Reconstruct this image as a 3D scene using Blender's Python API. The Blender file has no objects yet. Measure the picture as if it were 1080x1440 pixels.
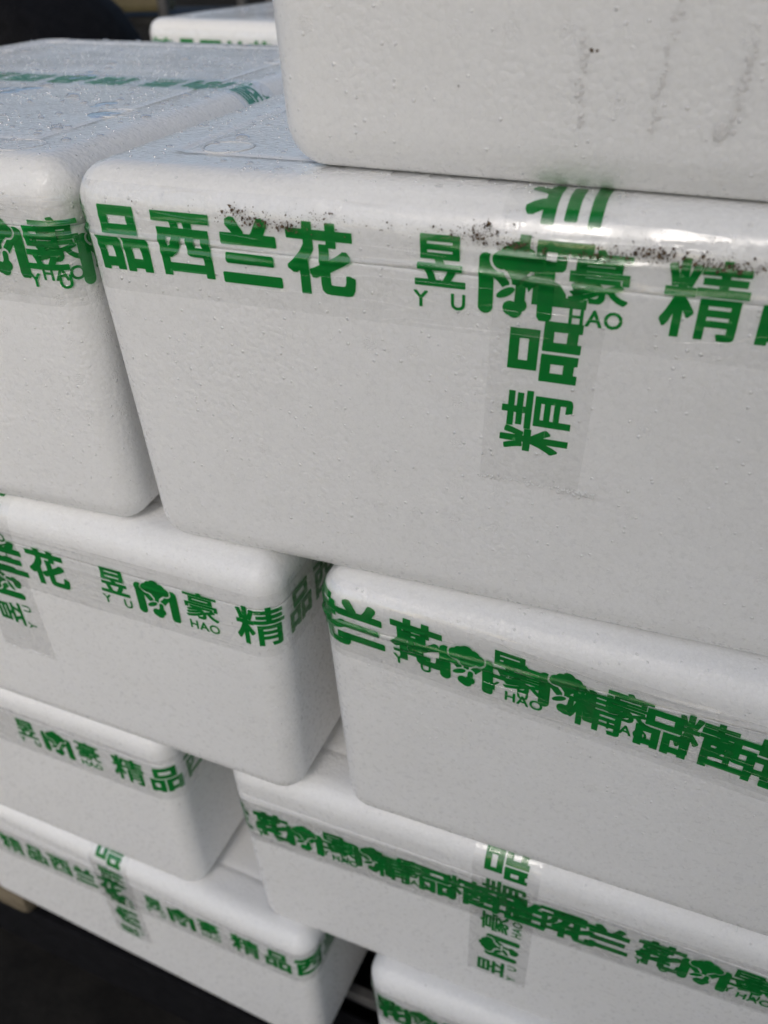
import bpy, bmesh, math, random
import numpy as np
from mathutils import Matrix, Vector
random.seed(7); np.random.seed(7)
sc = bpy.context.scene
COL = sc.collection

# ---------------------------------------------------------------- camera
cam_d = bpy.data.cameras.new('camera'); cam = bpy.data.objects.new('camera', cam_d); COL.objects.link(cam)
sc.camera = cam
cam_d.sensor_fit = 'HORIZONTAL'; cam_d.sensor_width = 36; cam_d.lens = 40.064; cam_d.shift_x = -.0080; cam_d.shift_y = -.0072
cam_d.clip_start = .02; cam_d.clip_end = 500
PITCH = .59661; ROLL = -.0104
F = Vector((0, math.cos(PITCH), -math.sin(PITCH))); R0 = Vector((1, 0, 0)); U0 = R0.cross(F)
Rv = R0*math.cos(ROLL)+U0*math.sin(ROLL); Uv = -R0*math.sin(ROLL)+U0*math.cos(ROLL)
m = Matrix((Rv, Uv, -F)).transposed().to_4x4(); m.translation = Vector((0, 0, 1.10204)); cam.matrix_world = m
cam_d.dof.use_dof = True; cam_d.dof.focus_distance = .50; cam_d.dof.aperture_fstop = 9.0

# ---------------------------------------------------------------- light
SUN_EL = math.radians(38); SUN_AZ = math.radians(196)      # direction the light comes from, measured clockwise from +Y
w = bpy.data.worlds.new('World'); sc.world = w; w.use_nodes = True
nt = w.node_tree; bg = nt.nodes['Background']
sky = nt.nodes.new('ShaderNodeTexSky'); sky.sky_type = 'NISHITA'; sky.sun_disc = False
sky.sun_elevation = SUN_EL; sky.sun_rotation = SUN_AZ; sky.air_density = 1.0; sky.dust_density = 2.0
nt.links.new(sky.outputs[0], bg.inputs[0]); bg.inputs[1].default_value = .125
sun_d = bpy.data.lights.new('sun', 'SUN'); sun = bpy.data.objects.new('sun', sun_d); COL.objects.link(sun)
sun_d.energy = 1.3; sun_d.angle = math.radians(26); sun_d.color = (1, .955, .90)
dv = Vector((math.sin(SUN_AZ)*math.cos(SUN_EL), math.cos(SUN_AZ)*math.cos(SUN_EL), math.sin(SUN_EL)))
sun.rotation_euler = dv.to_track_quat('Z', 'Y').to_euler()
sc.cycles.diffuse_bounces = 5; sc.cycles.glossy_bounces = 3
sc.view_settings.view_transform = 'Standard'; sc.view_settings.look = 'None'
sc.view_settings.exposure = .09; sc.view_settings.gamma = 1

# ---------------------------------------------------------------- node helpers
def mat(name):
    m = bpy.data.materials.new(name); m.use_nodes = True
    n = m.node_tree; n.nodes.clear(); return m, n
def N(n, t, **kw):
    x = n.nodes.new(t)
    for k, v in kw.items():
        if k.startswith('i_'):
            key = k[2:]; key = int(key) if key.isdigit() else key.replace('_', ' ')
            x.inputs[key].default_value = v
        else: setattr(x, k, v)
    return x
def Lk(n, a, b): n.links.new(a, b)
def Mth(n, op, a, b=None, c=None, clamp=False):
    x = n.nodes.new('ShaderNodeMath'); x.operation = op; x.use_clamp = clamp
    for i, v in enumerate((a, b, c)):
        if v is None: continue
        if isinstance(v, (int, float)): x.inputs[i].default_value = v
        else: n.links.new(v, x.inputs[i])
    return x.outputs[0]
def MR(n, v, a, b, c, d, smooth=False):
    x = n.nodes.new('ShaderNodeMapRange'); x.interpolation_type = 'SMOOTHSTEP' if smooth else 'LINEAR'
    n.links.new(v, x.inputs[0])
    for i, q in enumerate((a, b, c, d)): x.inputs[i+1].default_value = q
    return x.outputs[0]
def mixc(n, f, a, b, bt='MIX'):
    x = n.nodes.new('ShaderNodeMix'); x.data_type = 'RGBA'; x.blend_type = bt
    for s, v in ((x.inputs[0], f), (x.inputs[6], a), (x.inputs[7], b)):
        if hasattr(v, 'is_linked'): n.links.new(v, s)
        else: s.default_value = v
    return x.outputs[2]

# ---------------------------------------------------------------- materials
def foam_material():
    m, n = mat('expanded_foam')
    tc = N(n, 'ShaderNodeTexCoord'); uv = N(n, 'ShaderNodeUVMap'); uv.uv_map = 'UVMap'
    oi = N(n, 'ShaderNodeObjectInfo')
    off = N(n, 'ShaderNodeVectorMath', operation='ADD'); Lk(n, tc.outputs['Object'], off.inputs[0])
    rs = Mth(n, 'MULTIPLY', oi.outputs['Random'], 9.0)
    cx = N(n, 'ShaderNodeCombineXYZ'); Lk(n, rs, cx.inputs[0]); Lk(n, rs, cx.inputs[2]); Lk(n, cx.outputs[0], off.inputs[1])
    P = off.outputs[0]
    # beads of the foam
    v1 = N(n, 'ShaderNodeTexVoronoi', feature='F1', i_Scale=270.0); Lk(n, P, v1.inputs['Vector'])
    bead = MR(n, v1.outputs['Distance'], .15, .75, 1, 0, True)
    nz = N(n, 'ShaderNodeTexNoise', i_Scale=260.0, i_Detail=3.0, i_Roughness=.6); Lk(n, P, nz.inputs['Vector'])
    nlow = N(n, 'ShaderNodeTexNoise', i_Scale=9.0, i_Detail=3.0); Lk(n, P, nlow.inputs['Vector'])
    # how strongly the beads stand out, patchy
    patch = N(n, 'ShaderNodeTexNoise', i_Scale=22.0, i_Detail=2.0); Lk(n, P, patch.inputs['Vector'])
    amt = MR(n, patch.outputs[0], .3, .7, .25, 1.0)
    h = Mth(n, 'MULTIPLY', bead, Mth(n, 'MULTIPLY', amt, .00022))
    ve = N(n, 'ShaderNodeTexVoronoi', feature='DISTANCE_TO_EDGE', i_Scale=330.0); Lk(n, P, ve.inputs['Vector'])
    edge = MR(n, ve.outputs['Distance'], 0, .14, 0, 1, True)
    h = Mth(n, 'ADD', h, Mth(n, 'MULTIPLY', edge, .00004))
    h = Mth(n, 'ADD', h, Mth(n, 'MULTIPLY', nz.outputs[0], .00006))
    h = Mth(n, 'ADD', h, Mth(n, 'MULTIPLY', nlow.outputs[0], .0020))
    # swollen single beads / wet pimples
    v2 = N(n, 'ShaderNodeTexVoronoi', feature='F1', i_Scale=200.0); Lk(n, P, v2.inputs['Vector'])
    sel = N(n, 'ShaderNodeSeparateColor'); Lk(n, v2.outputs['Color'], sel.inputs[0])
    keep = MR(n, sel.outputs[0], .62, .64, 0, 1)
    pim = Mth(n, 'MULTIPLY', MR(n, v2.outputs['Distance'], .06, .22, 1, 0, True), keep)
    h = Mth(n, 'ADD', h, Mth(n, 'MULTIPLY', pim, .00050))
    # steam vent rosettes in a grid over the faces (u = along the face, v = up, metres)
    su = N(n, 'ShaderNodeSeparateXYZ'); Lk(n, uv.outputs[0], su.inputs[0])
    px, pz = .0246, .0262
    gx = Mth(n, 'DIVIDE', su.outputs[0], px); gz = Mth(n, 'DIVIDE', su.outputs[1], pz)
    fx = Mth(n, 'MULTIPLY', Mth(n, 'SUBTRACT', Mth(n, 'FRACT', gx), .5), px)
    fz = Mth(n, 'MULTIPLY', Mth(n, 'SUBTRACT', Mth(n, 'FRACT', gz), .5), pz)
    rr = Mth(n, 'SQRT', Mth(n, 'ADD', Mth(n, 'MULTIPLY', fx, fx), Mth(n, 'MULTIPLY', fz, fz)))
    ca = N(n, 'ShaderNodeCombineXYZ'); Lk(n, Mth(n, 'FLOOR', gx), ca.inputs[0]); Lk(n, Mth(n, 'FLOOR', gz), ca.inputs[1]); Lk(n, rs, ca.inputs[2])
    wn = N(n, 'ShaderNodeTexWhiteNoise', noise_dimensions='3D'); Lk(n, ca.outputs[0], wn.inputs['Vector'])
    rk = MR(n, wn.outputs['Value'], .35, 1, 0, .6)
    face = Mth(n, 'MULTIPLY', MR(n, su.outputs[1], .028, .034, 0, 1), MR(n, su.outputs[1], .236, .242, 1, 0))
    ros = Mth(n, 'MULTIPLY', Mth(n, 'MULTIPLY', MR(n, rr, .0036, .0046, 1, 0, True), rk), face)
    cu = N(n, 'ShaderNodeCombineXYZ'); Lk(n, fx, cu.inputs[0]); Lk(n, fz, cu.inputs[1])
    v3 = N(n, 'ShaderNodeTexVoronoi', voronoi_dimensions='2D', feature='F1', i_Scale=640.0, i_Randomness=.6); Lk(n, cu.outputs[0], v3.inputs['Vector'])
    pin = Mth(n, 'MULTIPLY', MR(n, v3.outputs['Distance'], .14, .36, 1, 0, True), ros)
    h = Mth(n, 'SUBTRACT', h, Mth(n, 'MULTIPLY', pin, .0004))
    bump = N(n, 'ShaderNodeBump', i_Strength=1.0, i_Distance=1.0); Lk(n, h, bump.inputs['Height'])
    # colour: white foam, faint grime, tiny dark specks
    g = N(n, 'ShaderNodeTexNoise', i_Scale=5.0, i_Detail=6.0, i_Roughness=.65); Lk(n, P, g.inputs['Vector'])
    c = mixc(n, MR(n, g.outputs[0], .42, .75, 0, .55), (.90, .90, .895, 1), (.83, .825, .805, 1))
    v4 = N(n, 'ShaderNodeTexVoronoi', feature='F1', i_Scale=42.0); Lk(n, P, v4.inputs['Vector'])
    s4 = N(n, 'ShaderNodeSeparateColor'); Lk(n, v4.outputs['Color'], s4.inputs[0])
    spot = Mth(n, 'MULTIPLY', MR(n, v4.outputs['Distance'], .012, .035, 1, 0), MR(n, s4.outputs[1], .72, .74, 0, 1))
    c = mixc(n, Mth(n, 'MULTIPLY', pim, .8), c, (.95, .95, .95, 1))  # pimples painted whiter, standing in for their tiny highlights
    bc = N(n, 'ShaderNodeSeparateColor'); Lk(n, v1.outputs['Color'], bc.inputs[0])
    c = mixc(n, MR(n, bc.outputs[0], 0, 1, 0, .07), c, (.55, .55, .54, 1))
    c = mixc(n, MR(n, edge, 0, 1, .07, 0), c, (.5, .5, .49, 1))
    c = mixc(n, Mth(n, 'MULTIPLY', spot, .75), c, (.12, .10, .08, 1))
    c = mixc(n, Mth(n, 'MULTIPLY', pin, .08), c, (.35, .34, .32, 1))
    b = N(n, 'ShaderNodeBsdfPrincipled', i_IOR=1.45)
    b.inputs['Subsurface Weight'].default_value = .35; b.inputs['Subsurface Radius'].default_value = (1, 1, .9); b.inputs['Subsurface Scale'].default_value = .008
    Lk(n, c, b.inputs['Base Color']); Lk(n, bump.outputs[0], b.inputs['Normal'])
    gn = N(n, 'ShaderNodeNewGeometry'); sn = N(n, 'ShaderNodeSeparateXYZ'); Lk(n, gn.outputs['Normal'], sn.inputs[0])
    wetn = N(n, 'ShaderNodeTexNoise', i_Scale=16.0, i_Detail=4.0); Lk(n, P, wetn.inputs['Vector'])
    wet = Mth(n, 'MULTIPLY', MR(n, sn.outputs[2], .85, .97, 0, 1), MR(n, wetn.outputs[0], .35, .6, .35, 1))
    Lk(n, Mth(n, 'MULTIPLY', MR(n, nz.outputs[0], .3, .7, .22, .42), Mth(n, 'SUBTRACT', 1.0, Mth(n, 'MULTIPLY', wet, .72))), b.inputs['Roughness'])
    o = N(n, 'ShaderNodeOutputMaterial'); Lk(n, b.outputs[0], o.inputs[0]); return m

def film_material():
    m, n = mat('clear_tape_film')
    tc = N(n, 'ShaderNodeTexCoord'); uv = N(n, 'ShaderNodeUVMap'); uv.uv_map = 'UVMap'
    mp = N(n, 'ShaderNodeMapping'); mp.inputs['Scale'].default_value = (22, 260, 1); Lk(n, uv.outputs[0], mp.inputs[0])
    nz = N(n, 'ShaderNodeTexNoise', i_Scale=1.0, i_Detail=4.0); Lk(n, mp.outputs[0], nz.inputs['Vector'])
    v = N(n, 'ShaderNodeTexVoronoi', feature='F1', i_Scale=230.0); Lk(n, tc.outputs['Object'], v.inputs['Vector'])
    h = Mth(n, 'ADD', Mth(n, 'MULTIPLY', nz.outputs[0], .00022), Mth(n, 'MULTIPLY', v.outputs['Distance'], -.00005))
    for sc_, rz_, wd_, am_, msk in (((5, 75, 1), .0, .022, .00030, (14, 24, 1)), ((9, 42, 1), .05, .016, .00022, (20, 30, 1))):
        q = N(n, 'ShaderNodeMapping'); q.inputs['Scale'].default_value = sc_; q.inputs['Rotation'].default_value = (0, 0, rz_); q.inputs['Location'].default_value = (am_*3e4, 1, 0); Lk(n, uv.outputs[0], q.inputs[0])
        oi = N(n, 'ShaderNodeObjectInfo'); qa = N(n, 'ShaderNodeVectorMath', operation='ADD'); Lk(n, q.outputs[0], qa.inputs[0])
        cz = N(n, 'ShaderNodeCombineXYZ'); Lk(n, Mth(n, 'MULTIPLY', oi.outputs['Random'], 40.0), cz.inputs[2]); Lk(n, cz.outputs[0], qa.inputs[1])
        a = N(n, 'ShaderNodeTexNoise', i_Scale=1.0, i_Detail=1.5); Lk(n, qa.outputs[0], a.inputs['Vector'])
        ln = MR(n, Mth(n, 'ABSOLUTE', Mth(n, 'SUBTRACT', a.outputs[0], .5)), 0, wd_, 1, 0, True)
        q2 = N(n, 'ShaderNodeMapping'); q2.inputs['Scale'].default_value = msk; Lk(n, uv.outputs[0], q2.inputs[0])
        qb = N(n, 'ShaderNodeVectorMath', operation='ADD'); Lk(n, q2.outputs[0], qb.inputs[0]); Lk(n, cz.outputs[0], qb.inputs[1])
        b2 = N(n, 'ShaderNodeTexNoise', i_Scale=1.0, i_Detail=2.0); Lk(n, qb.outputs[0], b2.inputs['Vector'])
        h = Mth(n, 'ADD', h, Mth(n, 'MULTIPLY', Mth(n, 'MULTIPLY', ln, MR(n, b2.outputs[0], .46, .58, 0, 1)), am_))
    bump = N(n, 'ShaderNodeBump', i_Strength=1.0, i_Distance=1.0); Lk(n, h, bump.inputs['Height'])
    tr = N(n, 'ShaderNodeBsdfTransparent'); tr.inputs[0].default_value = (.997, .997, .995, 1)
    gl = N(n, 'ShaderNodeBsdfGlossy')
    pn = N(n, 'ShaderNodeTexNoise', i_Scale=30.0, i_Detail=5.0, i_Distortion=2.5); Lk(n, tc.outputs['Object'], pn.inputs['Vector'])
    Lk(n, MR(n, pn.outputs[0], .40, .62, .05, .36), gl.inputs['Roughness']); Lk(n, bump.outputs[0], gl.inputs['Normal'])
    df = N(n, 'ShaderNodeBsdfDiffuse'); df.inputs[0].default_value = (.7, .7, .69, 1)
    fr = N(n, 'ShaderNodeFresnel', i_IOR=1.55); Lk(n, bump.outputs[0], fr.inputs['Normal'])
    m1 = N(n, 'ShaderNodeMixShader', i_0=.004); Lk(n, tr.outputs[0], m1.inputs[1]); Lk(n, df.outputs[0], m1.inputs[2])
    m2 = N(n, 'ShaderNodeMixShader'); ge = N(n, 'ShaderNodeNewGeometry')
    Lk(n, Mth(n, 'MULTIPLY', Mth(n, 'MINIMUM', Mth(n, 'MULTIPLY', fr.outputs[0], 1.6), .26), Mth(n, 'SUBTRACT', 1.0, ge.outputs['Backfacing'])), m2.inputs[0])
    Lk(n, m1.outputs[0], m2.inputs[1]); Lk(n, gl.outputs[0], m2.inputs[2])
    o = N(n, 'ShaderNodeOutputMaterial'); Lk(n, m2.outputs[0], o.inputs[0]); return m

def ink_material():
    m, n = mat('green_tape_ink')
    tc = N(n, 'ShaderNodeTexCoord')
    nz = N(n, 'ShaderNodeTexNoise', i_Scale=60.0, i_Detail=4.0); Lk(n, tc.outputs['Object'], nz.inputs['Vector'])
    tr = N(n, 'ShaderNodeBsdfTransparent'); tr.inputs[0].default_value = (.01, .42, .07, 1)
    df = N(n, 'ShaderNodeBsdfPrincipled', i_Roughness=.3); 
    c = mixc(n, MR(n, nz.outputs[0], .35, .7, 0, 1), (.0, .31, .050, 1), (.0, .26, .040, 1)); Lk(n, c, df.inputs['Base Color'])
    mx = N(n, 'ShaderNodeMixShader'); Lk(n, MR(n, nz.outputs[0], .3, .7, .50, .62), mx.inputs[0])
    Lk(n, tr.outputs[0], mx.inputs[1]); Lk(n, df.outputs[0], mx.inputs[2])
    o = N(n, 'ShaderNodeOutputMaterial'); Lk(n, mx.outputs[0], o.inputs[0]); return m

def simple(name, c1, c2, rough, scale=20, bumpd=.001, metal=0.0, spec=.5, stretch=(1, 1, 1), r2=None):
    m, n = mat(name)
    tc = N(n, 'ShaderNodeTexCoord'); mp = N(n, 'ShaderNodeMapping'); mp.inputs['Scale'].default_value = stretch
    Lk(n, tc.outputs['Object'], mp.inputs[0])
    nz = N(n, 'ShaderNodeTexNoise', i_Scale=scale, i_Detail=8.0, i_Roughness=.65); Lk(n, mp.outputs[0], nz.inputs['Vector'])
    b = N(n, 'ShaderNodeBsdfPrincipled', i_Metallic=metal)
    b.inputs['Specular IOR Level'].default_value = spec
    Lk(n, mixc(n, MR(n, nz.outputs[0], .3, .7, 0, 1), c1, c2), b.inputs['Base Color'])
    Lk(n, MR(n, nz.outputs[0], .3, .7, rough, rough if r2 is None else r2), b.inputs['Roughness'])
    bp = N(n, 'ShaderNodeBump', i_Strength=1.0, i_Distance=bumpd); Lk(n, nz.outputs[0], bp.inputs['Height']); Lk(n, bp.outputs[0], b.inputs['Normal'])
    o = N(n, 'ShaderNodeOutputMaterial'); Lk(n, b.outputs[0], o.inputs[0]); return m

def water_material():
    m, n = mat('water')
    tr = N(n, 'ShaderNodeBsdfTransparent'); tr.inputs[0].default_value = (.97, .97, .98, 1)
    gl = N(n, 'ShaderNodeBsdfGlossy', i_Roughness=.16)
    fr = N(n, 'ShaderNodeFresnel', i_IOR=1.33)
    mx = N(n, 'ShaderNodeMixShader'); ge = N(n, 'ShaderNodeNewGeometry')
    Lk(n, Mth(n, 'MULTIPLY', Mth(n, 'ADD', Mth(n, 'MULTIPLY', fr.outputs[0], 1.5), .22, clamp=True), Mth(n, 'SUBTRACT', 1.0, ge.outputs['Backfacing'])), mx.inputs[0])
    df = N(n, 'ShaderNodeBsdfDiffuse'); df.inputs[0].default_value = (.95, .96, .97, 1)  # white mixed into the water in place of bright sparkle
    m0 = N(n, 'ShaderNodeMixShader', i_0=.3); Lk(n, tr.outputs[0], m0.inputs[1]); Lk(n, df.outputs[0], m0.inputs[2])
    Lk(n, m0.outputs[0], mx.inputs[1]); Lk(n, gl.outputs[0], mx.inputs[2])
    o = N(n, 'ShaderNodeOutputMaterial'); Lk(n, mx.outputs[0], o.inputs[0]); return m

FOAM = foam_material(); FILM = film_material(); INK = ink_material(); WATER = water_material()
SOIL = simple('dark_soil', (.02, .013, .008, 1), (.22, .15, .09, 1), .85, 420)
CRUMB = simple('foam_crumb', (.82, .82, .81, 1), (.74, .74, .73, 1), .5, 300)
FLOORM = simple('dark_wet_floor', (.006, .0055, .005, 1), (.022, .020, .017, 1), .75, 14, .004, spec=.2)
WALLM = simple('dark_wall', (.008, .008, .008, 1), (.02, .019, .018, 1), .8, 6)
WOOD = simple('old_wood', (.10, .08, .05, 1), (.22, .18, .12, 1), .8, 30, .002, stretch=(1, 8, 8))
RAILM = simple('grey_steel', (.07, .07, .07, 1), (.13, .125, .12, 1), .55, 40, .0005)
DARKM = simple('dark_steel', (.02, .02, .02, 1), (.035, .034, .032, 1), .8, 40, .0005)
CREAM = simple('cream_paint', (.22, .19, .10, 1), (.16, .13, .07, 1), .5, 25)
BLACKF = simple('black_plastic_cloth', (.004, .004, .005, 1), (.010, .010, .012, 1), .7, 60, .003, spec=.15)

# ---------------------------------------------------------------- object helpers
def link_mesh(name, verts, faces, material, parent=None, smooth=True, uvs=None):
    me = bpy.data.meshes.new(name); me.from_pydata([tuple(v) for v in verts], [], faces)
    me.materials.append(material)
    if smooth: me.polygons.foreach_set('use_smooth', [True]*len(me.polygons))
    if uvs is not None:
        ul = me.uv_layers.new(name='UVMap'); vi = np.empty(len(me.loops), int); me.loops.foreach_get('vertex_index', vi)
        ul.data.foreach_set('uv', np.asarray(uvs, dtype=np.float32)[vi].ravel())
    me.update()
    o = bpy.data.objects.new(name, me); COL.objects.link(o)
    if parent: o.parent = parent
    return o
def use_mesh(name, me, parent):
    o = bpy.data.objects.new(name, me); COL.objects.link(o); o.parent = parent; return o
def empty(name, loc, rz, label, cat, group=None):
    o = bpy.data.objects.new(name, None); COL.objects.link(o); o.empty_display_size = .05
    o.location = loc; o.rotation_euler = (0, 0, rz); o['label'] = label; o['category'] = cat
    if group: o['group'] = group
    return o
def boxmesh(name, c, s, material, parent=None, bevel=.002, rz=0):
    bm = bmesh.new(); bmesh.ops.create_cube(bm, size=1)
    bmesh.ops.scale(bm, vec=s, verts=bm.verts)
    if bevel: bmesh.ops.bevel(bm, geom=bm.edges, offset=bevel, segments=2, affect='EDGES', profile=.6)
    bmesh.ops.rotate(bm, cent=(0, 0, 0), matrix=Matrix.Rotation(rz, 3, 'Z'), verts=bm.verts)
    bmesh.ops.translate(bm, vec=c, verts=bm.verts)
    me = bpy.data.meshes.new(name); bm.to_mesh(me); bm.free(); me.materials.append(material)
    o = bpy.data.objects.new(name, me); COL.objects.link(o)
    if parent: o.parent = parent
    return o

# ---------------------------------------------------------------- foam box shape
H = .25; R = .021; T = .0110; RT = .022; RB = .021; SEAM = .2135
LONG, SHORT = .5465, .412
def inset(z):
    """inset of the outer face at height z, and the outward slope of the normal there"""
    d = 0.0
    if z > H-RT:
        q = min(z-(H-RT), RT*.99999); d += RT-math.sqrt(RT*RT-q*q)
    if z < RB:
        q = min(RB-z, RB*.99999); d += RB-math.sqrt(RB*RB-q*q)
    return d
class Shape:
    def __init__(s, W, D, tx=T, ty=T):
        s.W, s.D, s.tx, s.ty = W, D, tx, ty
        # profile arc parameter -> (d, z, normal_out, normal_up)
        s.arc = math.pi*R/2
        s.per = 2*(W-2*R)+2*(D-2*R)+4*s.arc
    def base(s, t):
        """t: distance along the front measured from the front-left virtual corner, continuing round both corners"""
        W, D = s.W, s.D; a0 = R-s.arc
        t = (t-a0) % s.per + a0
        segs = [('a', s.arc, (R, R), 180), ('l', W-2*R, (R, 0), (1, 0)), ('a', s.arc, (W-R, R), 270), ('l', D-2*R, (W, R), (0, 1)),
                ('a', s.arc, (W-R, D-R), 0), ('l', W-2*R, (W-R, D), (-1, 0)), ('a', s.arc, (R, D-R), 90), ('l', D-2*R, (0, D-R), (0, -1))]
        u = t-a0
        for k, L, p, q in segs:
            if u <= L+1e-12 or (k, L, p, q) == segs[-1]:
                if k == 'a':
                    an = math.radians(q)+u/R; nx, ny = math.cos(an), math.sin(an)
                    return p[0]+R*nx-W/2, p[1]+R*ny-D/2, nx, ny
                return p[0]+q[0]*u-W/2, p[1]+q[1]*u-D/2, q[1], -q[0]
            u -= L
    def prof(s, v):
        """v: distance up the side, then over the rounded edge and inward over the lid"""
        v1 = H-RT
        if v <= v1: return inset(v), v, 1.0, 0.0
        a = (v-v1)/RT
        if a <= math.pi/2: return RT*(1-math.cos(a)), H-RT+RT*math.sin(a), math.cos(a), math.sin(a)
        return RT+v-v1-RT*math.pi/2, H, 0.0, 1.0
    def taper(s, z):
        """the box narrows towards its base"""
        f = 1-z/H; return 1-2*s.tx*f/s.W, 1-2*s.ty*f/s.D
    def point(s, t, v, off):
        x, y, nx, ny = s.base(t); d, z, no, nu = s.prof(v); kx, ky = s.taper(z)
        k = -d+off*no
        return ((x+nx*k)*kx, (y+ny*k)*ky, z+nu*off)
    def ring(s, d, z, na=11, nl=64, ns=46):
        r = max(R-d, .008); W, D = s.W, s.D; P = []; U = []
        X0, X1, Y0, Y1 = d-W/2, W/2-d, d-D/2, D/2-d
        u = 0
        for (c, a0, nxt, n) in (((X0+r, Y0+r), 180, (X1-r, Y0), nl), ((X1-r, Y0+r), 270, (X1, Y1-r), ns), ((X1-r, Y1-r), 0, (X0+r, Y1), nl), ((X0+r, Y1-r), 90, (X0, Y0+r), ns)):
            for i in range(na):
                a = math.radians(a0+90*i/na); P.append((c[0]+r*math.cos(a), c[1]+r*math.sin(a), z)); U.append(u+s.arc*i/na)
            u += s.arc
            a = math.radians(a0+90); p = (c[0]+r*math.cos(a), c[1]+r*math.sin(a))
            L = (s.W if n == nl else s.D)-2*R
            for i in range(n):
                f = i/n; P.append((p[0]+(nxt[0]-p[0])*f, p[1]+(nxt[1]-p[1])*f, z)); U.append(u+L*f)
            u += L
        return P, U
    def loft(s, rows, name, cap0, cap1):
        V = []; UV = []; Fc = []
        for d, z in rows:
            P, U = s.ring(d, z); kx, ky = s.taper(z); V += [(p[0]*kx, p[1]*ky, p[2]) for p in P]; UV += [(a, z) for a in U]
        n = len(P)
        for j in range(len(rows)-1):
            for i in range(n):
                k = (i+1) % n; Fc.append((j*n+i, j*n+k, (j+1)*n+k, (j+1)*n+i))
        if cap0: Fc.append(tuple(reversed(range(n))))
        if cap1: Fc.append(tuple(range((len(rows)-1)*n, len(rows)*n)))
        o = link_mesh(name, V, Fc, FOAM, None, True, UV); me = o.data
        if cap0: me.polygons[len(me.polygons)-1-(1 if cap1 else 0)].use_smooth = False
        if cap1: me.polygons[len(me.polygons)-1].use_smooth = False
        bpy.data.objects.remove(o); return me
def lin(a, b, n): return [a+(b-a)*i/n for i in range(n+1)]
def body_rows():
    r = [(inset(0), 0.0)]
    for i in range(1, 9):
        z = RB*(1-math.cos(math.pi/2*i/8)); r.append((inset(z), z))
    for z in lin(RB+.006, SEAM-.0022, 24): r.append((inset(z), z))
    r += [(inset(SEAM)+.0001, SEAM-.0005), (inset(SEAM)+.0004, SEAM-.0002), (inset(SEAM)+.03, SEAM-.0001)]
    return r
def lid_rows():
    r = [(inset(SEAM)+.028, SEAM+.0002), (inset(SEAM)+.0004, SEAM+.0002), (inset(SEAM)+.0001, SEAM+.0005)]
    for z in lin(SEAM+.0022, H-RT, 5): r.append((inset(z), z))
    for i in range(1, 11):
        a = math.pi/2*i/10; z = H-RT+RT*math.sin(a); r.append((RT*(1-math.cos(a)), z))
    r += [(.026, H), (.040, H), (.0455, H-.00005), (.0465, H-.0006), (.048, H-.0009), (.0495, H-.0006), (.0505, H-.0003), (.056, H-.0002)]
    return r
SH = {'wide': Shape(LONG, SHORT), 'left': Shape(LONG, SHORT, .0045), 'low': Shape(LONG-.0245, SHORT, .0045), 'end': Shape(SHORT, LONG, .0045)}
BODY = {k: s.loft(body_rows(), 'box_body', True, True) for k, s in SH.items()}
LID = {k: s.loft(lid_rows(), 'lid', True, True) for k, s in SH.items()}
def ring_mesh():
    V, Fc = [], []; n, k = 40, 8; r0 = .0142
    for i in range(n):
        a = 2*math.pi*i/n; wob = 1+.03*math.sin(3*a)
        for j in range(k):
            b = 2*math.pi*j/k; r = r0*wob+.0009*math.cos(b)
            V.append((r*math.cos(a), r*math.sin(a), .00042*math.sin(b)))
    for i in range(n):
        for j in range(k): Fc.append((i*k+j, ((i+1) % n)*k+j, ((i+1) % n)*k+(j+1) % k, i*k+(j+1) % k))
    o = link_mesh('moulded_ring', V, Fc, FOAM, None, True, [(v[0], 0) for v in V]); me = o.data; bpy.data.objects.remove(o); return me
RINGM = ring_mesh()

# ---------------------------------------------------------------- the printed phrase (flat polygons, metres)
def text_mask(txt, wd, ht, bold, spacing=1.0, cell=.000125):
    """coverage grid of a run of characters, wd x ht metres, strokes thickened by bold (metres)"""
    c = bpy.data.curves.new('t', 'FONT'); c.body = txt; c.size = 1; c.space_character = spacing; c.resolution_u = 3
    o = bpy.data.objects.new('t', c); COL.objects.link(o); me = o.to_mesh()
    v = np.array([q.co[:2] for q in me.vertices]); tris = []
    for p in me.polygons:
        q = p.vertices
        for i in range(1, len(q)-1): tris.append((q[0], q[i], q[i+1]))
    o.to_mesh_clear(); bpy.data.objects.remove(o); bpy.data.curves.remove(c)
    v = (v-(v.max(0)+v.min(0))/2)/(v.max(0)-v.min(0))*(wd-2*bold, ht-2*bold)
    nx, ny = int(wd/cell)+12, int(ht/cell)+12
    P = v/cell+(nx/2, ny/2); M = np.zeros((ny, nx), bool)
    for t in tris:
        a, b, d = P[t[0]], P[t[1]], P[t[2]]
        x0, y0 = np.floor(np.minimum(np.minimum(a, b), d)).astype(int); x1, y1 = np.ceil(np.maximum(np.maximum(a, b), d)).astype(int)+1
        X, Y = np.meshgrid(np.arange(x0, x1)+.5, np.arange(y0, y1)+.5)
        e = lambda p, q: (q[0]-p[0])*(Y-p[1])-(q[1]-p[1])*(X-p[0])
        e1, e2, e3 = e(a, b), e(b, d), e(d, a)
        M[y0:y1, x0:x1] |= ((e1 >= 0) & (e2 >= 0) & (e3 >= 0)) | ((e1 <= 0) & (e2 <= 0) & (e3 <= 0))
    r = bold/cell; k = int(r); out = M.copy()
    for dy in range(-k, k+1):
        for dx in range(-k, k+1):
            if max(abs(dx), abs(dy)) <= r*.96 and dx*dx+dy*dy <= r*r*1.35:
                out |= np.roll(np.roll(M, dy, 0), dx, 1)
    return out, cell
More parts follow.
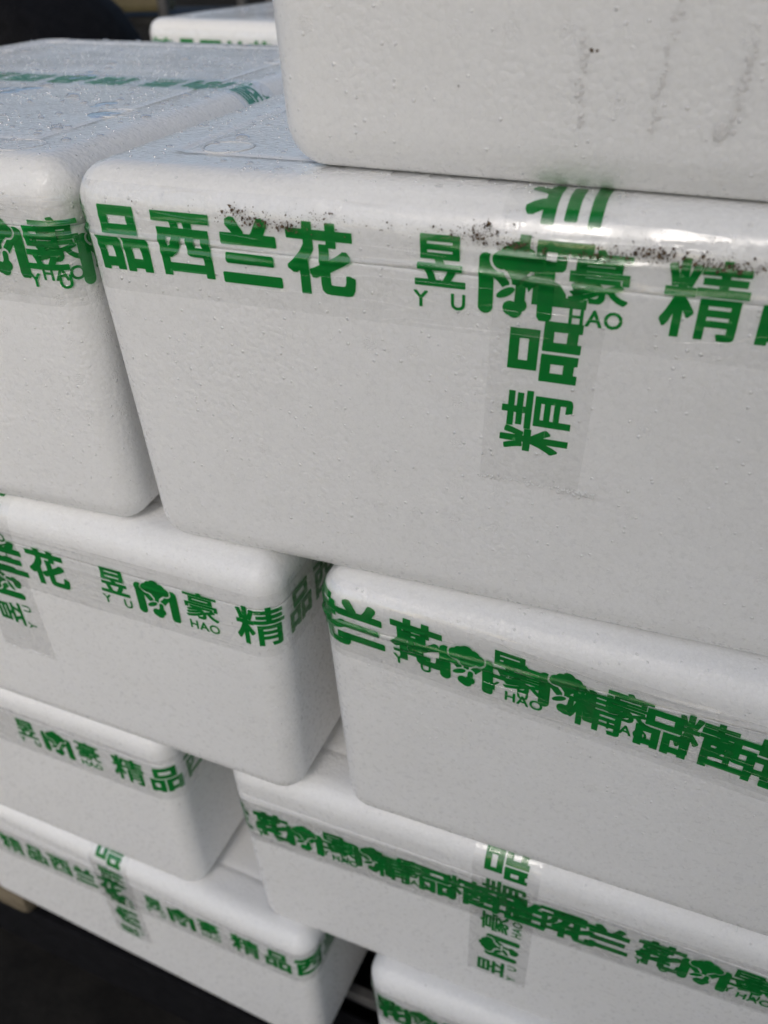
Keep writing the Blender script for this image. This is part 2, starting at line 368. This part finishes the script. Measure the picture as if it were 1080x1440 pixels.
def simplify(pts, tol):
    n = len(pts); keep = np.zeros(n, bool); keep[0] = keep[n-1] = True; st = [(0, n-1)]
    while st:
        i, j = st.pop()
        if j-i < 2: continue
        a, b = pts[i], pts[j]; d = b-a; L = math.hypot(*d); q = pts[i+1:j]-a
        dist = abs(q[:, 0]*d[1]-q[:, 1]*d[0])/L if L > 1e-9 else np.hypot(q[:, 0], q[:, 1])
        k = int(dist.argmax())
        if dist[k] > tol: keep[i+1+k] = True; st += [(i, i+1+k), (i+1+k, j)]
    return pts[keep]
def contour_fill(M, cell, cx, cy):
    """outline of a coverage grid, straightened and filled: flat polygons centred on (cx, cy)"""
    M = np.pad(M, 2); ny, nx = M.shape; nxt = {}
    for j, i in zip(*np.nonzero(M)):
        if not M[j-1, i]: nxt.setdefault((i, j), []).append((i+1, j))
        if not M[j, i+1]: nxt.setdefault((i+1, j), []).append((i+1, j+1))
        if not M[j+1, i]: nxt.setdefault((i+1, j+1), []).append((i, j+1))
        if not M[j, i-1]: nxt.setdefault((i, j+1), []).append((i, j))
    cu = bpy.data.curves.new('c', 'CURVE'); cu.dimensions = '2D'; cu.fill_mode = 'BOTH'
    while nxt:
        s0 = next(iter(nxt)); p = s0; loop = []
        while True:
            loop.append(p); q = nxt[p].pop()
            if not nxt[p]: del nxt[p]
            p = q
            if p == s0: break
        if len(loop) < 24: continue
        L = np.array(loop, float); L = (L+np.roll(L, -1, 0))/2
        h = len(L)//2; A = simplify(L[:h+1], .8); B = simplify(np.vstack([L[h:], L[:1]]), .8)
        L = np.vstack([A[:-1], B[:-1]])
        if len(L) < 3: continue
        L = (L-(nx/2, ny/2))*cell*1000
        sp = cu.splines.new('POLY'); sp.points.add(len(L)-1); sp.use_cyclic_u = True
        sp.points.foreach_set('co', np.column_stack([L, np.zeros(len(L)), np.ones(len(L))]).ravel())
    o = bpy.data.objects.new('c', cu); COL.objects.link(o); me = o.to_mesh()
    v = np.array([q.co[:2] for q in me.vertices])/1000+(cx, cy); f = [tuple(p.vertices) for p in me.polygons]
    o.to_mesh_clear(); bpy.data.objects.remove(o); bpy.data.curves.remove(cu)
    return v, f
def char_box(txt, w_, h_, bold, cx, cy, spacing=1.0):
    M, c = text_mask(txt, w_, h_, bold, spacing); return contour_fill(M, c, cx, cy)
def logo_polys(cx, cy, size):
    """emblem: letter M of heavy bars with a broccoli head above and a small one below"""
    n = 300; g = (np.arange(n)+.5)/n; X, Y = np.meshgrid(g, g)      # Y up
    def disc(x, y, r): return (X-x)**2+(Y-y)**2 < r*r
    def cap(x0, y0, x1, y1, r):
        dx, dy = x1-x0, y1-y0; t = np.clip(((X-x0)*dx+(Y-y0)*dy)/(dx*dx+dy*dy), 0, 1)
        return (X-x0-t*dx)**2+(Y-y0-t*dy)**2 < r*r
    def quad(x0, x1, y0, y1): return (X > x0) & (X < x1) & (Y > y0) & (Y < y1)
    M = cap(.11, .12, .11, .74, .10) | cap(.89, .08, .89, .72, .10) | quad(.02, .20, .15, .78) | quad(.80, .98, .12, .78)
    M |= cap(.16, .72, .47, .36, .085) | cap(.84, .72, .55, .36, .085) | quad(.18, .30, .60, .76) | quad(.70, .82, .60, .76)
    head = disc(.30, .75, .12) | disc(.38, .84, .10) | disc(.50, .89, .11) | disc(.63, .82, .11) | disc(.72, .74, .11) | disc(.50, .74, .15) | disc(.60, .68, .09) | disc(.40, .70, .09)
    headw = disc(.30, .75, .155) | disc(.72, .74, .145) | disc(.50, .74, .185) | disc(.60, .68, .125) | disc(.40, .70, .125)
    stem = cap(.50, .66, .50, .36, .05); stemw = cap(.50, .62, .50, .34, .085)
    br = cap(.40, .64, .50, .50, .03) | cap(.61, .62, .50, .50, .03); brw = cap(.38, .64, .50, .48, .065) | cap(.63, .62, .50, .48, .065)
    sm = disc(.44, .13, .10) | disc(.57, .18, .09) | disc(.50, .10, .10) | cap(.56, .2, .58, .36, .05)
    smw = disc(.44, .13, .132) | disc(.57, .18, .122) | disc(.50, .10, .132) | cap(.56, .2, .58, .37, .082)
    leaf = ((X-.37)/.12)**2+((Y-.33-.45*(X-.37))/.06)**2 < 1; leafw = ((X-.37)/.155)**2+((Y-.33-.45*(X-.37))/.092)**2 < 1
    M = (M & ~headw & ~stemw & ~brw) | head | stem | br
    M = (M & ~smw & ~leafw) | sm | leaf
    return contour_fill(M, size/n, cx, cy)
PERIOD = .344
def build_phrase():
    V, Fc = [], []
    def add(vf):
        v, f = vf; b = len(V); V.extend(map(tuple, v)); Fc.extend([tuple(i+b for i in q) for q in f])
    for ch, x, wd, ht, bo in (('精', 0, .0372, .0376, .00075), ('品', .0411, .0330, .0362, .0014), ('西', .0804, .0352, .0350, .0013), ('兰', .1192, .0352, .0360, .0017), ('花', .1599, .0376, .0380, .0014)):
        add(char_box(ch, wd, ht, bo, x, 0))
    add(char_box('昱', .0262, .0258, .0008, .2233, .0056)); add(char_box('豪', .0285, .0262, .0006, .3000, .0056))
    add(char_box('Y', .0078, .0086, .0003, .2133, -.0142)); add(char_box('U', .0074, .0086, .0003, .2327, -.0142))
    add(char_box('HAO', .0255, .0088, .0003, .3005, -.0146, 1.1))
    add(logo_polys(.2612, 0, .0375))
    bm = bmesh.new(); bv = [bm.verts.new((x, y, 0)) for x, y in V]
    for f in Fc:
        try: bm.faces.new([bv[i] for i in f])
        except ValueError: pass
    st = .003
    for k in range(int(.38/st)+1):
        x = -.025+k*st
        bmesh.ops.bisect_plane(bm, geom=bm.verts[:]+bm.edges[:]+bm.faces[:], plane_co=(x, 0, 0), plane_no=(1, 0, 0))
    for k in range(29):
        y = -.021+k*st/2
        bmesh.ops.bisect_plane(bm, geom=bm.verts[:]+bm.edges[:]+bm.faces[:], plane_co=(0, y, 0), plane_no=(0, 1, 0))
    bmesh.ops.triangulate(bm, faces=bm.faces[:])
    bm.verts.index_update()
    v = np.array([q.co[:2] for q in bm.verts]); f = np.array([[q.index for q in t.verts] for t in bm.faces]); bm.free(); return v, f
PH_V, PH_F = build_phrase(); PH_V = PH_V*.99
CUTS = .99*np.array([.0206, .0608, .0998, .1395, .2, .2425, .2806, .33])
PH_C = np.searchsorted(CUTS, PH_V[PH_F][:, :, 0].mean(1))
def prints(a0, lo, hi, mapping, tape):
    """the phrase repeated so that its first character is centred at a0; every character is an object under its tape"""
    for k in range(math.floor((lo-a0-.4)/PERIOD), math.ceil((hi-a0+.1)/PERIOD)+1):
        v = PH_V+(a0+k*PERIOD, 0); tri = v[PH_F]; ok = (tri[:, :, 0].min(1) > lo) & (tri[:, :, 0].max(1) < hi)
        for c in range(8):
            f = PH_F[ok & (PH_C == c)]
            if len(f) < 6: continue
            used = np.unique(f); mp = -np.ones(len(v), int); mp[used] = np.arange(len(used))
            link_mesh('printed_emblem' if c == 6 else 'printed_character', [mapping(x, y) for x, y in v[used]], mp[f].tolist(), INK, tape, True)

# value noise used for the slack and creases of the tape
_rng = np.random.RandomState(3); _tab = _rng.rand(256, 256)
def vnoise(x, y):
    xi, yi = math.floor(x), math.floor(y); fx, fy = x-xi, y-yi; fx = fx*fx*(3-2*fx); fy = fy*fy*(3-2*fy)
    a, b, c, d = _tab[xi % 256, yi % 256], _tab[(xi+1) % 256, yi % 256], _tab[xi % 256, (yi+1) % 256], _tab[(xi+1) % 256, (yi+1) % 256]
    return (a*(1-fx)+b*fx)*(1-fy)+(c*(1-fx)+d*fx)*fy

def slack(a, b, seed, amp, seam_b):
    """height of the tape above the foam: slack streaks running along it, a bridge over the lid seam"""
    e = 1.0
    s1 = vnoise(a*9+seed*7, 3.3+seed)
    k1 = seam_b+.004*(vnoise(a*14+seed, 9+seed)-.5); k2 = seam_b+.011+.006*(vnoise(a*8, 19+seed)-.5); k3 = seam_b-.009+.008*(vnoise(a*7, 29+seed)-.5)
    h = .0011*math.exp(-((b-k1)/.0020)**2)*(.15+s1)
    h += .0010*math.exp(-((b-k2)/.0016)**2)*max(0, vnoise(a*11+4, seed+40)-.3)*2
    h += .0009*math.exp(-((b-k3)/.0018)**2)*max(0, vnoise(a*10+8, seed+60)-.35)*2
    h += .0011*max(0, vnoise(a*30+b*120+seed, b*260+a*25)-.62)*max(0, vnoise(a*16+seed*3, b*30+7)-.35)*3
    return h*amp
def tape_across(box, shp, kind, a0s, z0, slope=0.0, amp=1.0, width=.059, lo=None, hi=None, lift=.0006, seed=0):
    """tape running round the box at lid height; a0s: positions of the first character, one per layer of tape"""
    s = SH[shp]; lo = -.20 if lo is None else lo; hi = s.W+.20 if hi is None else hi
    for li, (a0, dz) in enumerate(a0s):
        lf = lift+li*.0005; sd = seed+li*5
        def pt(a, b, off):
            zc = z0+slope*a+dz
            return s.point(a, zc+b, off+slack(a, zc+b, sd, amp, SEAM+.001))
        st = .004; na = int((hi-lo)/st); nb = int(width/.00095)
        V = []; UV = []
        for i in range(na+1):
            for j in range(nb+1):
                a = lo+(hi-lo)*i/na; b = -width/2+width*j/nb; V.append(pt(a, b, lf)); UV.append((a, b))
        Fc = [(i*(nb+1)+j, (i+1)*(nb+1)+j, (i+1)*(nb+1)+j+1, i*(nb+1)+j+1) for i in range(na) for j in range(nb)]
        t = link_mesh('tape', V, Fc, FILM, box, True, UV)
        prints(a0, lo, hi, lambda a, b: pt(a, b, lf-.00018), t)
def tape_over(box, shp, side, c, v0, vend, vtop, skew=0.0, width=.055, lift=.0003, seed=9, amp=.35, ink_lo=None):
    """tape running up a face, over the rounded edge and on over the lid; text reads upward. c: centre along the perimeter"""
    s = SH[shp]
    def pt(v, b, off):
        a = c-b+skew*(v-.2)
        return s.point(a, v, off+slack(v, b, seed, amp, .3)+(.0006*max(0, vnoise(v*40, b*150+seed)-.55) if v > .22 else 0))
    na = int((vtop-vend)/.003); nb = int(width/.003); V = []; UV = []
    for i in range(na+1):
        for j in range(nb+1):
            v = vend+(vtop-vend)*i/na; b = -width/2+width*j/nb; V.append(pt(v, b, lift)); UV.append((v, b))
    Fc = [(i*(nb+1)+j, i*(nb+1)+j+1, (i+1)*(nb+1)+j+1, (i+1)*(nb+1)+j) for i in range(na) for j in range(nb)]
    Fc = [tuple(reversed(q)) for q in Fc]
    t = link_mesh('tape', V, Fc, FILM, box, True, UV)
    prints(v0, ink_lo or vend, vtop, lambda a, b: pt(a, b, lift-.00015), t)

GROUP = 'white foam boxes stacked up'
def foam_box(corner, xy, yaw, level, shp, label, rings=((.05, .036),)):
    """xy: plan position of the front corner ('L' or 'R') at lid height"""
    s = SH[shp]; e = Vector((math.cos(yaw), math.sin(yaw))); n = Vector((-math.sin(yaw), math.cos(yaw)))
    c = Vector(xy)+(s.W/2 if corner == 'L' else -s.W/2)*e+s.D/2*n
    b = empty('foam_box', (c.x, c.y, H*(level-1)), yaw, label, 'foam box', GROUP)
    use_mesh('box_body', BODY[shp], b)
    lid = use_mesh('lid', LID[shp], b)
    for rx, ry in rings:
        for sx in (-1, 1):
            for sy in (-1, 1):
                r = use_mesh('moulded_ring', RINGM, lid); r.location = (sx*(s.W/2-rx), sy*(s.D/2-ry), H-.00015)
    return b

# level, front corner, yaw come from the geometry of the stack
C_ = foam_box('L', (-0.1752, 0.4742), -.3416, 4, 'wide', 'large white foam box in the middle with soil specks along its tape', ((.068, .065),))
tape_over(C_, 'wide', 'front', .2661, .1384, .1003, .40, skew=.03, seed=2, ink_lo=.1165)
tape_across(C_, 'wide', 'h', [(-.0092, 0)], .2135, 0, 1.5, seed=1)
D_ = foam_box('L', (-0.0689, 0.4502), -.3802, 5, 'wide', 'topmost foam box at the upper right corner, no tape in view')
A1 = foam_box('R', (-0.1768, 0.4778), -.3188, 4, 'end', 'wet foam box at the left edge with tape across the middle of its lid', ((.047, .034), (.050, .138)))
tape_over(A1, 'end', 'right', SHORT-2*R+SH['end'].arc+.262, .03, .10, .22+SHORT, seed=5, amp=.6)
tape_across(A1, 'end', 'h', [(.1026, 0), (.1706, -.005)], .2015, 0, 1.4, seed=12, lo=0.0)
A2 = foam_box('R', (-0.0794, 0.4382), -.3938, 3, 'left', 'foam box in the left column directly beneath the wet box and the middle box', ((.042, .040),))
tape_over(A2, 'left', 'front', .293, -.0893, .0875, .27, seed=21)
tape_across(A2, 'left', 'h', [(.1887, 0)], .1975, 0, 1.0, seed=22)
A3 = foam_box('R', (-0.2056, 0.5105), -.3999, 2, 'left', 'foam box at the lower left, second up from the floor in its column')
tape_across(A3, 'left', 'h', [(.1532, 0)], .191, 0, 1.0, seed=31)
A4 = foam_box('R', (-0.0889, 0.4597), -.4349, 1, 'low', 'lowest foam box at the left above the wooden block, crossed tapes on its front')
tape_over(A4, 'low', 'front', .265, -.1352, .0775, .27, seed=41)
tape_across(A4, 'low', 'h', [(.0987, 0)], .1628, .075, 1.1, seed=42)
B2 = foam_box('L', (-0.0535, 0.4375), -.3756, 3, 'wide', 'foam box at the right edge under the middle box, two layers of overlapping green tape')
tape_across(B2, 'wide', 'h', [(-.0849, .002), (-.151, -.003)], .2195, -.100, 1.6, seed=51)
B3 = foam_box('L', (-0.1507, 0.4920), -.3840, 2, 'wide', 'foam box at the lower right with a short upright tape crossing doubled tape')
tape_over(B3, 'wide', 'front', .2575, -.1462, .0599, .27, seed=61)
tape_across(B3, 'wide', 'h', [(.226, 0), (-.185, -.002)], .177, .035, 1.2, seed=62)
B4 = foam_box('L', (-0.0312, 0.4386), -.3785, 1, 'wide', 'foam box at the very bottom of the picture, only its upper left part in view')
tape_across(B4, 'wide', 'h', [(-.2, 0), (-.13, -.005)], .195, 0, 1.1, seed=71)
E_ = foam_box('L', (-.338, 1.358), -.42, 4, 'wide', 'foam box standing behind the wet box in the background')
tape_across(E_, 'wide', 'h', [(.030, 0)], .209, 0, 1.0, seed=81)

# ---------------------------------------------------------------- small stuff on the boxes
def blob(V, Fc, p, r, sq, nrm=(0, 0, 1), seg=7, ringn=3):
    """low dome at p, base radius r, height r*sq"""
    z = Vector(nrm).normalized(); x = z.orthogonal().normalized(); y = z.cross(x); b = len(V)
    ex = random.uniform(.8, 1.3); rot = random.uniform(0, 6.28)
    for j in range(ringn):
        t = j/ringn*math.pi/2
        for i in range(seg):
            a = 2*math.pi*i/seg+rot; q = Vector(p)+x*(r*ex*math.cos(t)*math.cos(a))+y*(r/ex*math.cos(t)*math.sin(a))+z*(r*sq*math.sin(t))
            V.append(tuple(q))
    V.append(tuple(Vector(p)+z*r*sq))
    for j in range(ringn-1):
        for i in range(seg):
            k = (i+1) % seg; Fc.append((b+j*seg+i, b+j*seg+k, b+(j+1)*seg+k, b+(j+1)*seg+i))
    for i in range(seg): Fc.append((b+(ringn-1)*seg+i, b+(ringn-1)*seg+(i+1) % seg, b+ringn*seg))
def tagstuff(o, label, cat):
    o['label'] = label; o['category'] = cat; o['kind'] = 'stuff'
def world_of(box, p):
    c, s = math.cos(box.rotation_euler.z), math.sin(box.rotation_euler.z)
    return (box.location.x+p[0]*c-p[1]*s, box.location.y+p[0]*s+p[1]*c, box.location.z+p[2])
def droplets(box, shp, n, label, avoid=None):
    V, Fc = [], []; s = SH[shp]
    k = 0
    while k < n:
        x = random.uniform(-s.W/2+.016, s.W/2-.016); y = random.uniform(-s.D/2+.016, s.D/2-.016)
        dn = vnoise((x+1)*14, (y+1)*14)
        if random.random() > dn*1.3: continue
        k += 1
        if avoid and avoid(x, y): continue
        r = min(.00030*math.exp(random.gauss(0, .75)), .0034); e = min(s.W/2-abs(x), s.D/2-abs(y))
        z = H if e > RT else H-(RT-math.sqrt(max(0, RT*RT-(RT-e)**2)))
        if .0455 < e < .0505: z -= .0012
        if e > .05: z -= .0002
        if r > .0009: r *= 1.3
        blob(V, Fc, world_of(box, (x, y, z)), r*1.25, .8 if r < .001 else .42)
    o = link_mesh('water_droplets', V, Fc, WATER); tagstuff(o, label, 'water droplets')
droplets(A1, 'end', 6500, 'fine water droplets sparkling on the lid of the left wet box')
droplets(C_, 'wide', 3600, 'fine water droplets on the open part of the middle box lid', lambda x, y: x > .02)
droplets(E_, 'wide', 1200, 'fine water droplets on the lid of the background box')

V, Fc = [], []
for x, y, r in ((-.115, -.165, .012), (-.10, -.160, .009), (-.087, -.168, .011), (-.07, -.170, .008), (-.128, -.172, .007), (-.16, -.10, .006), (-.15, -.06, .007), (-.058, -.166, .010), (-.04, -.172, .008)):
    blob(V, Fc, world_of(C_, (x, y, H-.00015)), r, .055, (0, 0, 1), 22, 5)
for _ in range(13):
    cx_, cy_ = random.uniform(-.14, .17), random.uniform(-.24, .05)
    for _k in range(random.randint(2, 5)): blob(V, Fc, world_of(A1, (cx_+random.gauss(0, .006), cy_+random.gauss(0, .006), H-.0004)), random.uniform(.003, .009), .09, (0, 0, 1), 18, 4)
o = link_mesh('water_puddles', V, Fc, WATER); tagstuff(o, 'flat puddles of water lying on the lids of the middle and left boxes', 'water')
def soil():
    V, Fc = [], []
    def clump(s0, z0, n, ss, sz, rmax):
        for q in range(int(n*3.0)):
            a = random.gauss(s0-.0125, ss*random.choice((.6, 1.6))); z = min(max(random.gauss(z0, sz*random.choice((.5, 1))), .2225), .2405)
            r = min(.00009*math.exp(abs(random.gauss(0, .85))), rmax*.8)
            p = SH['wide'].point(a, z, .0022); x, y, nx, ny = SH['wide'].base(a)
            th = C_.rotation_euler.z; nw = (nx*math.cos(th)-ny*math.sin(th), nx*math.sin(th)+ny*math.cos(th), .2)
            k0 = len(V); blob(V, Fc, world_of(C_, p), r, .5, nw, 7, 2)
            for i in range(k0, len(V)): V[i] = tuple(c+random.gauss(0, r*.28) for c in V[i])
    clump(.118, .2335, 28, .004, .0020, .0012); clump(.129, .2300, 60, .008, .0024, .0010); clump(.145, .2290, 50, .005, .0016, .0016); clump(.161, .2335, 40, .011, .003, .0006)
    clump(.243, .2335, 90, .008, .0028, .0009); clump(.2455, .2365, 12, .002, .0015, .0016); clump(.262, .2305, 70, .009, .0013, .0009)
    clump(.300, .2295, 40, .010, .0018, .0008); clump(.322, .2325, 120, .011, .0026, .0011); clump(.352, .2300, 110, .013, .0018, .0015); clump(.385, .2305, 120, .014, .0022, .0016)
    clump(.42, .2310, 60, .03, .0022, .0014); clump(.2, .232, 40, .08, .003, .0005)
    o = link_mesh('soil_specks', V, Fc, SOIL); tagstuff(o, 'dark soil crumbs scattered along the tape of the middle box', 'soil')
soil()
def crumbs(box, shp, pts, label, spread=.0009, face=1):
    V, Fc = [], []
    for a, v, r in pts:
        p = SH[shp].point(a, v, .0002); x, y, nx, ny = SH[shp].base(a); th = box.rotation_euler.z
        nw = (nx*math.cos(th)-ny*math.sin(th), nx*math.sin(th)+ny*math.cos(th), random.uniform(-.2, .5))
        blob(V, Fc, world_of(box, p), r, random.uniform(.5, 1.0), nw, 6, 3)
    o = link_mesh('foam_crumbs', V, Fc, CRUMB); tagstuff(o, label, 'foam crumbs')
def torn(c, v, w_, n, sl=0, rmax=.0010):
    return [(c+random.uniform(-w_/2, w_/2), v+random.gauss(0, .0006)+sl*random.uniform(-1, 1), random.uniform(.0002, rmax)*random.random()+.0002) for _ in range(n)]
crumbs(C_, 'wide', torn(.2661, .1000, .064, 130)+torn(.2895, .0985, .02, 60, 0, .0014), 'torn foam fuzz at the lower end of the upright tape on the middle box')
crumbs(A2, 'left', torn(.293, .0868, .060, 110, 0, .0013), 'torn foam fuzz under the upright tape of the second left box')
crumbs(B3, 'wide', torn(.2545, .0592, .062, 110, 0, .0013), 'torn foam fuzz under the upright tape of the lower right box')
crumbs(A4, 'low', torn(.2775, .0762, .05, 60, 0, .0013), 'torn foam fuzz under the upright tape of the lowest left box')

# scuff marks and dents on the front of the top box
def scuffs(box, shp, runs, label, material):
    V, Fc = [], []
    for a0, v0, a1, v1, n, r in runs:
        for i in range(n):
            f = (i+random.random())/n; a = a0+(a1-a0)*f+random.gauss(0, .0011); v = v0+(v1-v0)*f+random.gauss(0, .001)
            p = SH[shp].point(a, v, -.0001); x, y, nx, ny = SH[shp].base(a); th = box.rotation_euler.z
            blob(V, Fc, world_of(box, p), r*random.uniform(.5, 1.2), .22, (nx*math.cos(th)-ny*math.sin(th), nx*math.sin(th)+ny*math.cos(th), 0), 8, 3)
    o = link_mesh('scuff_marks', V, Fc, material); tagstuff(o, label, 'scuff marks')
GREYSC = simple('scuffed_foam', (.72, .71, .69, 1), (.82, .81, .80, 1), .5, 500)
scuffs(D_, 'wide', [(.157, .028, .155, .068, 26, .0013), (.188, .026, .194, .095, 44, .0013), (.220, .03, .225, .062, 26, .0014), (.217, .030, .217, .031, 4, .0028)], 'vertical row of small dents on the front of the topmost box', GREYSC)
scuffs(D_, 'wide', [(.1600, .0585, .1601, .0586, 2, .0013)], 'single grey dirt dot on the front of the topmost box', SOIL)

# ---------------------------------------------------------------- pallet, floor and the dark place behind
fl = link_mesh('floor', [(-40, -40, 0), (40, -40, 0), (40, 40, 0), (-40, 40, 0)], [(0, 1, 2, 3)], FLOORM, smooth=False)
fl.location.z = -.16; fl['kind'] = 'structure'
V, Fc = [], []
for _ in range(420):
    blob(V, Fc, (random.uniform(-1.4, .6), random.uniform(.1, 1.8), -.1602), random.uniform(.0008, .0026)*(1 if random.random() < .9 else 1.8), .4, (0, 0, 1), 6, 2)
o = link_mesh('floor_crumbs', V, Fc, CRUMB); tagstuff(o, 'scattered pale foam crumbs on the dark floor', 'foam crumbs')

yaw = -.42; pal = empty('pallet', (-.20, .75, -.16), yaw, 'low dark pallet under the lowest boxes with a pale wooden block at its left corner', 'pallet')
# local frame: x along the box fronts, y away from the camera
for i, y in enumerate((-.03, .08, .19, .29)): boxmesh('deck_board', (.22, y, .147), (1.25, .07, .022), BLACKF, pal, .002)
for y in (-.17, .26): boxmesh('runner', (.22, y+.01, .054), (1.2, .06, .106), BLACKF, pal, .004)
for i, y in enumerate((-.165,)): boxmesh('front_rail', (.40, -.106, .108), (.70, .012, .022), RAILM, pal, .001)
for x in (-.30, .22, .75):
    for y in (-.175 if x < -.2 else -.02, .26): boxmesh('block', (x+(.012 if x < -.2 else 0), y, .133), (.070, .05, .048), WOOD if x < -.2 else BLACKF, pal, .018)

wl = boxmesh('back_wall', (0, 4.0, .62), (12, .1, 1.56), WALLM, None, 0); wl['label'] = 'dark wall far behind the stacked boxes'; wl['category'] = 'wall'
rf = boxmesh('unseen_canopy', (0, .95, 2.75), (9, 1.9, .06), WALLM, None, .004); rf['label'] = 'dark canopy roof added to cut overhead sky light'; rf['category'] = 'unseen_canopy'  # out of view, added to keep overhead sky light off the lids
aw = boxmesh('occluder', (0, 0, 0), (6.5, 3, .05), WALLM, None, .004, math.radians(53.13)); aw.location = (.50, -2.83, 2.75); aw['label'] = 'dark awning added out of view to shade the lower right boxes'; aw['category'] = 'occluder'  # added slab behind the camera, dims the sun towards the lower right
for x in (-3.1, 3.1):
    for y in (-1.4, 1.4):
        th = math.radians(53.13); boxmesh('post', (x*math.cos(th)-y*math.sin(th), x*math.sin(th)+y*math.cos(th), -1.46), (.06, .06, 2.87), RAILM, aw, .004)
for x in (-4.3, 4.3):
    for y in (.1, 1.8): boxmesh('post', (x, y, 1.28), (.08, .08, 2.88), RAILM, None, .004).parent = rf
# black bulk behind the boxes
def sack():
    root = empty('sack', (-.80, 1.62, -.16), .1, 'bulging black plastic sack behind the boxes at the upper left', 'sack')
    V, Fc = [], []; n, mrow = 48, 30
    for j in range(mrow+1):
        t = j/mrow; z = 1.33*t
        rx = .42*(1-.15*(2*t-1)**2)*(1-max(0, (t-.80)/.2)**2.6*.98); ry = rx*.72
        for i in range(n):
            a = 2*math.pi*i/n; q = 1+.05*(vnoise(i*6/n*3+5, j*.5)-.5)+.02*math.sin(9*a+4*t)
            V.append((rx*q*math.cos(a), ry*q*math.sin(a), z))
    for j in range(mrow):
        for i in range(n): Fc.append((j*n+i, j*n+(i+1) % n, (j+1)*n+(i+1) % n, (j+1)*n+i))
    Fc.append(tuple(reversed(range(n))))
    Fc.append(tuple(range(mrow*n, (mrow+1)*n)))
    link_mesh('sack_body', V, Fc, BLACKF, root)
    V, Fc = [], []
    for j in range(7):
        for i in range(14):
            a = 2*math.pi*i/14; r = .035+.02*abs(j/6-.3)+.006*math.sin(5*a); V.append((r*math.cos(a), r*math.sin(a), 1.31+.06*j/6))
    for j in range(6):
        for i in range(14): Fc.append((j*14+i, j*14+(i+1) % 14, (j+1)*14+(i+1) % 14, (j+1)*14+i))
    Fc.append(tuple(range(6*14, 7*14)))
    link_mesh('tied_neck', V, Fc, BLACKF, root)
sack()
def tube(name, p0, p1, r, material, parent, seg=20):
    p0, p1 = Vector(p0), Vector(p1); z = (p1-p0).normalized(); x = z.orthogonal().normalized(); y = z.cross(x); V = []; Fc = []
    for p in (p0, p1):
        for i in range(seg):
            a = 2*math.pi*i/seg; V.append(tuple(p+x*r*math.cos(a)+y*r*math.sin(a)))
    for i in range(seg): Fc.append((i, (i+1) % seg, seg+(i+1) % seg, seg+i))
    Fc += [tuple(reversed(range(seg))), tuple(range(seg, 2*seg))]
    return link_mesh(name, V, Fc, material, parent, False)
rk = empty('steel_rack', (-.45, 2.0, -.16), 0, 'dark steel rack with a cream beam and grey posts behind the boxes', 'rack')
boxmesh('cream_beam', (-.27, -.06, 1.168), (.61, .07, .082), CREAM, rk, .012)
boxmesh('shelf', (.45, .04, 1.112), (1.7, .30, .014), DARKM, rk, .002)
for x in (.030, .18, .235, .31, .42, .9, -.4): tube('post', (x, -.125, 0), (x, -.125, 1.32), .010 if x > .1 else .011, RAILM, rk)
